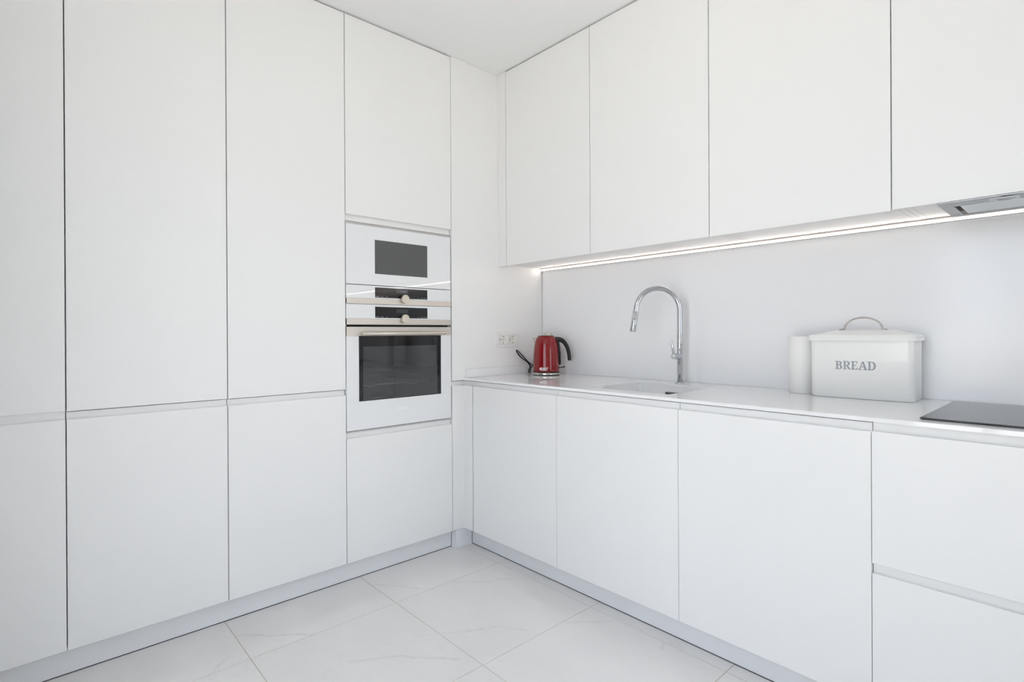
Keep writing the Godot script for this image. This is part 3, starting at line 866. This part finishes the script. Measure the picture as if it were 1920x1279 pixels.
# ---------------------------------------------------------------- kettle
func build_kettle() -> void:
	var at := Vector3(0.184, TOP, 0.161)
	var turn := deg_to_rad(48.1)
	var b := thing("kettle_power_base", "steel and black power base under the red kettle, with a tied black cord", "kettle base", at, turn)
	var mb := MB.new()
	mb.lathe([Vector2(0, 0.0003), Vector2(0.0755, 0.0003), Vector2(0.0768, 0.0015), Vector2(0.0768, 0.004), Vector2(0.0768, 0.004), Vector2(0.0, 0.004)], Vector3.ZERO, 64)
	part("foot", mb, M.black_plastic, b)
	mb = MB.new()
	mb.lathe([Vector2(0, 0.0042), Vector2(0.0764, 0.0042), Vector2(0.0768, 0.005), Vector2(0.0758, 0.0145), Vector2(0.075, 0.0155), Vector2(0.075, 0.0155), Vector2(0, 0.0155)], Vector3.ZERO, 64)
	part("steel_ring", mb, M.kettle_steel, b, "polished steel ring")
	# cord, tied in a loop and leaning on the wall (points in room coordinates)
	var pts := [Vector3(0.125, TOP + 0.0045, 0.118), Vector3(0.085, TOP + 0.0045, 0.1), Vector3(0.05, TOP + 0.012, 0.094), Vector3(0.026, 0.954, 0.1035), Vector3(0.02, 0.9782, 0.1393), Vector3(0.019, 1.0063, 0.1725), Vector3(0.02, 1.0312, 0.2053), Vector3(0.017, 1.0515, 0.2286),
		Vector3(0.012, 1.0515, 0.2322), Vector3(0.009, 1.0400, 0.2235), Vector3(0.009, 1.013, 0.1955), Vector3(0.010, 0.9908, 0.157), Vector3(0.0165, 0.9658, 0.131), Vector3(0.018, 0.9444, 0.1244), Vector3(0.02, 0.9275, 0.1246), Vector3(0.022, TOP + 0.0042, 0.1325), Vector3(0.024, TOP + 0.008, 0.1438), Vector3(0.025, 0.9334, 0.1438), Vector3(0.024, 0.9476, 0.1269), Vector3(0.026, 0.954, 0.108), Vector3(0.03, 0.945, 0.092)]
	var cv := Curve3D.new()
	for i in pts.size():
		var p: Vector3 = pts[i]
		var tg := Vector3.ZERO
		if i > 0 and i < pts.size() - 1: tg = (pts[i + 1] - pts[i - 1]) / 6.0
		cv.add_point(p, -tg, tg)
	cv.bake_interval = 0.003
	var path := []
	var inv := b.transform.affine_inverse()
	for p in cv.get_baked_points(): path.append(inv * p)
	mb = MB.new()
	mb.tube(path, 0.0034, 10)
	part("cord", mb, M.rubber, b, "black power cord tied in a loop")

	var k := thing("kettle", "glossy red electric kettle with black handle and steel lid in the corner", "kettle", at + Vector3(0, 0.016, 0), turn)
	mb = MB.new()
	mb.lathe([Vector2(0, 0.0002), Vector2(0.0755, 0.0002), Vector2(0.0766, 0.001), Vector2(0.0766, 0.0045), Vector2(0.0758, 0.0052), Vector2(0.0758, 0.0052), Vector2(0, 0.0052)], Vector3.ZERO, 64)
	part("base_ring", mb, M.black_plastic, k)
	mb = MB.new()
	var prof := [Vector2(0, 0.0054), Vector2(0.0752, 0.0054), Vector2(0.076, 0.0062), Vector2(0.0757, 0.02), Vector2(0.0744, 0.05), Vector2(0.0728, 0.085), Vector2(0.0712, 0.115), Vector2(0.0692, 0.14), Vector2(0.0664, 0.16), Vector2(0.0625, 0.176), Vector2(0.0575, 0.19), Vector2(0.052, 0.2), Vector2(0.0465, 0.2058), Vector2(0.0465, 0.2058), Vector2(0, 0.2058)]
	mb.lathe(prof, Vector3.ZERO, 64)
	var body := part("body", mb, M.red, k, "glossy red metal body")
	mb = MB.new()
	mb.lathe([Vector2(0, 0.206), Vector2(0.0455, 0.206), Vector2(0.0462, 0.2072), Vector2(0.0445, 0.2092), Vector2(0.0, 0.21)], Vector3.ZERO, 48)
	var lid := part("lid", mb, M.black_plastic, k)
	mb = MB.new()
	mb.lathe([Vector2(0.033, 0.2085), Vector2(0.0318, 0.2125), Vector2(0.027, 0.2185), Vector2(0.019, 0.2235), Vector2(0.01, 0.226), Vector2(0.0, 0.2268)], Vector3(0.0075, 0, 0), 40)
	part("lid_cap", mb, M.kettle_steel, lid, "domed brushed steel lid cap")
	# spout beak on the -x side
	mb = MB.new()
	var rings := []
	for s in [[0.166, 0.0655, 0.004, 0.0], [0.176, 0.069, 0.012, 0.005], [0.188, 0.0735, 0.019, 0.009], [0.1985, 0.0775, 0.024, 0.013]]:
		var ring := []
		var tip: float = s[1]
		var hw: float = s[2]
		ring.append(Vector3(-0.045, s[0], hw)); ring.append(Vector3(-(tip - s[3]), s[0], hw * 0.7)); ring.append(Vector3(-tip + 0.001, s[0], hw * 0.18)); ring.append(Vector3(-tip, s[0], 0)); ring.append(Vector3(-tip + 0.001, s[0], -hw * 0.18)); ring.append(Vector3(-(tip - s[3]), s[0], -hw * 0.7)); ring.append(Vector3(-0.045, s[0], -hw)); ring.append(Vector3(-0.045, s[0], 0))
		rings.append(ring)
	mb.loft(rings)
	part("spout", mb, M.kettle_steel, k, "pointed steel spout")
	# handle: open hook with a strap down the body
	mb = MB.new()
	var hp := [Vector3(0.044, 0.192, 0), Vector3(0.0566, 0.1875, 0), Vector3(0.068, 0.1872, 0), Vector3(0.0795, 0.1862, 0), Vector3(0.0905, 0.1825, 0), Vector3(0.1, 0.1755, 0), Vector3(0.1085, 0.166, 0), Vector3(0.1155, 0.1545, 0), Vector3(0.122, 0.1405, 0), Vector3(0.1275, 0.1235, 0), Vector3(0.1315, 0.102, 0), Vector3(0.1338, 0.08, 0), Vector3(0.1345, 0.068, 0), Vector3(0.1345, 0.066, 0)]
	var hr := [0.012, 0.0155, 0.0155, 0.0142, 0.0132, 0.0126, 0.0122, 0.012, 0.0116, 0.0112, 0.0108, 0.0106, 0.0104, 0.008]
	mb.tube(hp, hr, 20, 1.15, Vector3.BACK)
	var sp := [Vector3(0.054, 0.194, 0), Vector3(0.0632, 0.18, 0), Vector3(0.0705, 0.16, 0), Vector3(0.0742, 0.14, 0), Vector3(0.0762, 0.115, 0), Vector3(0.0778, 0.085, 0), Vector3(0.0788, 0.058, 0), Vector3(0.0786, 0.046, 0), Vector3(0.0772, 0.041, 0)]
	mb.tube(sp, [0.008, 0.0095, 0.0085, 0.0072, 0.007, 0.0068, 0.0066, 0.006, 0.003], 16, 1.6, Vector3.BACK)
	part("handle", mb, M.black_plastic, k, "open hook-shaped black handle")
	mb = MB.new()
	mb.tube([Vector3(0.072, 0.0265, 0), Vector3(0.09, 0.0265, 0), Vector3(0.098, 0.0285, 0), Vector3(0.105, 0.0295, 0), Vector3(0.1075, 0.0295, 0)], [0.0028, 0.0028, 0.003, 0.004, 0.003], 12, 2.4, Vector3.BACK)
	part("switch", mb, M.black_plastic, k, "black power lever")
	# maker's emblem and name, wrapped round the body
	mb = MB.new()
	for y0 in [0.0]:
		var ec := Vector2(-0.0402, 0.0225)
		for j in 24:
			var a0 := TAU * j / 24
			var a1 := TAU * (j + 1) / 24
			mb.tri(on_body(ec.x, ec.y), on_body(ec.x + 0.0034 * cos(a0), ec.y + 0.0072 * sin(a0)), on_body(ec.x + 0.0034 * cos(a1), ec.y + 0.0072 * sin(a1)), Vector3.BACK, Vector3.BACK, Vector3.BACK)
	part("emblem", mb, M.logo_white, body)
	text_on_body("Russell", 0.0088, Vector2(-0.0165, 0.0268), body)
	text_on_body("Hobbs", 0.0088, Vector2(-0.0190, 0.0172), body)

func on_body(s: float, h: float) -> Vector3:
	var r := lerpf(0.076, 0.0745, clampf((h - 0.006) / 0.044, 0, 1)) + 0.0004
	return Vector3(r * sin(s / r), h, r * cos(s / r))

func text_on_body(words: String, height: float, at: Vector2, parent: Node3D) -> void:
	var tm := TextMesh.new()
	var sf := SystemFont.new()
	sf.font_names = PackedStringArray(["Droid Sans"])
	sf.font_weight = 700
	tm.font = sf
	tm.text = words
	tm.font_size = 64
	tm.pixel_size = height / 46.0
	tm.depth = 0.0
	tm.curve_step = 2.0
	var arr := tm.get_mesh_arrays()
	var vv: PackedVector3Array = arr[Mesh.ARRAY_VERTEX]
	var ix: PackedInt32Array = arr[Mesh.ARRAY_INDEX]
	var mb := MB.new()
	for k in range(0, ix.size(), 3):
		var q := []
		for j in 3:
			var p := vv[ix[k + j]]
			q.append(on_body(at.x + p.x, at.y + p.y))
		mb.tri(q[0], q[1], q[2], Vector3.BACK, Vector3.BACK, Vector3.BACK)
	if mb.v.size() == 0:
		return
	part("lettering", mb, M.logo_white, parent)

# ---------------------------------------------------------------- bread bin
func build_bread_bin() -> void:
	var w := 0.318
	var dp := 0.158
	# origin at the front left foot, local x along the front, local z backwards is negative
	var t := thing("bread_bin", "cream white enamel bread bin lettered BREAD with wire handle on its lid", "bread bin", Vector3(1.5765, TOP, 0.1835), deg_to_rad(2.0))
	var mb := MB.new()
	var rings := []
	for e in [[0.004, 0.0006, 0.022], [0.0, 0.0035, 0.022], [0.0, 0.2, 0.022], [0.0, 0.213, 0.022]]:
		rings.append(round_rect(e[0], w - e[0], -dp + e[0], -e[0], e[2], e[1], 8))
	mb.loft(rings)
	var body := part("body", mb, M.enamel, t)
	var tx := text_part("BREAD", 0.0300, M.bread_print, body, Vector3(0.1475, 0.119, 0.0003), true, true, "lettering", "grey serif lettering BREAD")
	tx.scale = Vector3(0.86, 1, 1)
	mb = MB.new()
	rings = []
	var o := 0.0085
	for e in [[-o + 0.004, 0.2085, 0.026], [-o, 0.2085, 0.029], [-o, 0.2085, 0.029], [-o - 0.001, 0.2105, 0.029], [-o, 0.2125, 0.029], [-o, 0.225, 0.029], [-o + 0.002, 0.2282, 0.029], [-o + 0.008, 0.2302, 0.027], [0.02, 0.236, 0.03], [0.045, 0.2445, 0.024], [0.058, 0.247, 0.016]]:
		rings.append(round_rect(e[0], w - e[0], -dp + e[0], -e[0], e[2], e[1], 8))
	mb.loft(rings)
	var lid := part("lid", mb, M.enamel, t)
	# two pressed pads carry the handle
	mb = MB.new()
	var p := []
	var cx := 0.1555
	for k in 33:
		var a := PI * k / 32.0
		p.append(Vector3(cx - 0.0595 * cos(a), 0.2515 + 0.041 * sin(a), -0.075))
	mb.tube(p, 0.003, 12, 2.2, Vector3.BACK)
	for s in [-1, 1]:
		mb.tube([Vector3(cx + s * 0.0575, 0.2525, -0.075), Vector3(cx + s * 0.064, 0.2495, -0.075), Vector3(cx + s * 0.074, 0.2485, -0.075), Vector3(cx + s * 0.0755, 0.248, -0.075)], [0.0026, 0.0022, 0.002, 0.001], 12, 3.4, Vector3.BACK)
	part("handle", mb, M.nickel, lid, "arched nickel handle")

func build_paper_roll() -> void:
	var t := thing("paper_towel_roll", "white kitchen paper roll standing behind the left end of the bread bin", "paper roll", Vector3(1.5195, TOP, 0.098))
	var mb := MB.new()
	var rings := []
	for p in [Vector2(0.02, 0.0005), Vector2(0.0445, 0.0005), Vector2(0.0455, 0.0015), Vector2(0.0455, 0.2215), Vector2(0.0445, 0.2225), Vector2(0.0445, 0.2225), Vector2(0.02, 0.2225), Vector2(0.02, 0.2225), Vector2(0.02, 0.0005)]:
		var r := []
		for j in 48: r.append(Vector3(p.x * cos(TAU * j / 48), p.y, p.x * sin(TAU * j / 48)))
		rings.append(r)
	mb.loft(rings, false, false)
	part("paper", mb, M.paper, t)
	mb = MB.new()
	rings = []
	for p in [Vector2(0.0198, 0.001), Vector2(0.0198, 0.222), Vector2(0.0185, 0.222), Vector2(0.0185, 0.001)]:
		var r := []
		for j in 32: r.append(Vector3(p.x * cos(TAU * j / 32), p.y, p.x * sin(TAU * j / 32)))
		rings.append(r)
	mb.loft(rings, false, false)
	part("tube", mb, M.card, t)

# ---------------------------------------------------------------- socket
func build_socket() -> void:
	var t := thing("double_socket", "white double wall socket on the end panel beside the kettle", "socket", Vector3(0, 1.1175, 0.298), PI / 2)
	# local x towards the back wall, z out of the panel
	var mb := MB.new()
	var w := 0.0805
	var h := 0.0425
	mb.box(Vector3(-w, -h, 0.0002), Vector3(w, -0.026, 0.009), 0.0015)
	mb.box(Vector3(-w, 0.026, 0.0002), Vector3(w, h, 0.009), 0.0015)
	mb.box(Vector3(-w, -0.0265, 0.0002), Vector3(-0.0615, 0.0265, 0.009), 0.0015)
	mb.box(Vector3(0.0675, -0.0265, 0.0002), Vector3(w, 0.0265, 0.009), 0.0015)
	mb.box(Vector3(-0.0085, -0.0265, 0.0002), Vector3(0.0125, 0.0265, 0.009), 0.0015)
	part("cover_frame", mb, M.socket, t)
	for cx in [-0.035, 0.04]:
		mb = MB.new()
		var z := 0.0098
		# square insert with a round well
		var seg := 32
		for j in seg:
			var a0 := TAU * j / seg
			var a1 := TAU * (j + 1) / seg
			var r := 0.0205
			var i0 := Vector3(cx + r * cos(a0), r * sin(a0), z)
			var i1 := Vector3(cx + r * cos(a1), r * sin(a1), z)
			var q := 0.0255
			var s0 := q / maxf(absf(cos(a0)), absf(sin(a0)))
			var s1 := q / maxf(absf(cos(a1)), absf(sin(a1)))
			mb.quad(i0, i1, Vector3(cx + s1 * cos(a1), s1 * sin(a1), z), Vector3(cx + s0 * cos(a0), s0 * sin(a0), z), Vector3.BACK)
			mb.quad(i0, i1, i1 - Vector3(0, 0, 0.0085), i0 - Vector3(0, 0, 0.0085), Vector3(-cos(a0), -sin(a0), 0), Vector3(-cos(a1), -sin(a1), 0), Vector3(-cos(a1), -sin(a1), 0), Vector3(-cos(a0), -sin(a0), 0))
			mb.tri(Vector3(cx, 0, z - 0.0085), i0 - Vector3(0, 0, 0.0085), i1 - Vector3(0, 0, 0.0085), Vector3.BACK, Vector3.BACK, Vector3.BACK)
		var ins := part("insert", mb, M.socket_insert, t)
		for s in [-1, 1]:
			mb = MB.new()
			var ring := []
			for zz in [z - 0.0083, z - 0.0079]:
				var r := []
				for j in 12: r.append(Vector3(cx + s * 0.0095 + 0.0026 * cos(TAU * j / 12), 0.0026 * sin(TAU * j / 12), zz))
				ring.append(r)
			mb.loft(ring)
			part("pin_hole", mb, M.socket_dark, ins)
		for s in [-1, 1]:
			box_part("earth_clip", Vector3(cx - 0.004, s * 0.018 - 0.002, z - 0.006), Vector3(cx + 0.004, s * 0.018 + 0.002, z - 0.001), M.nickel, ins, 0.0005)
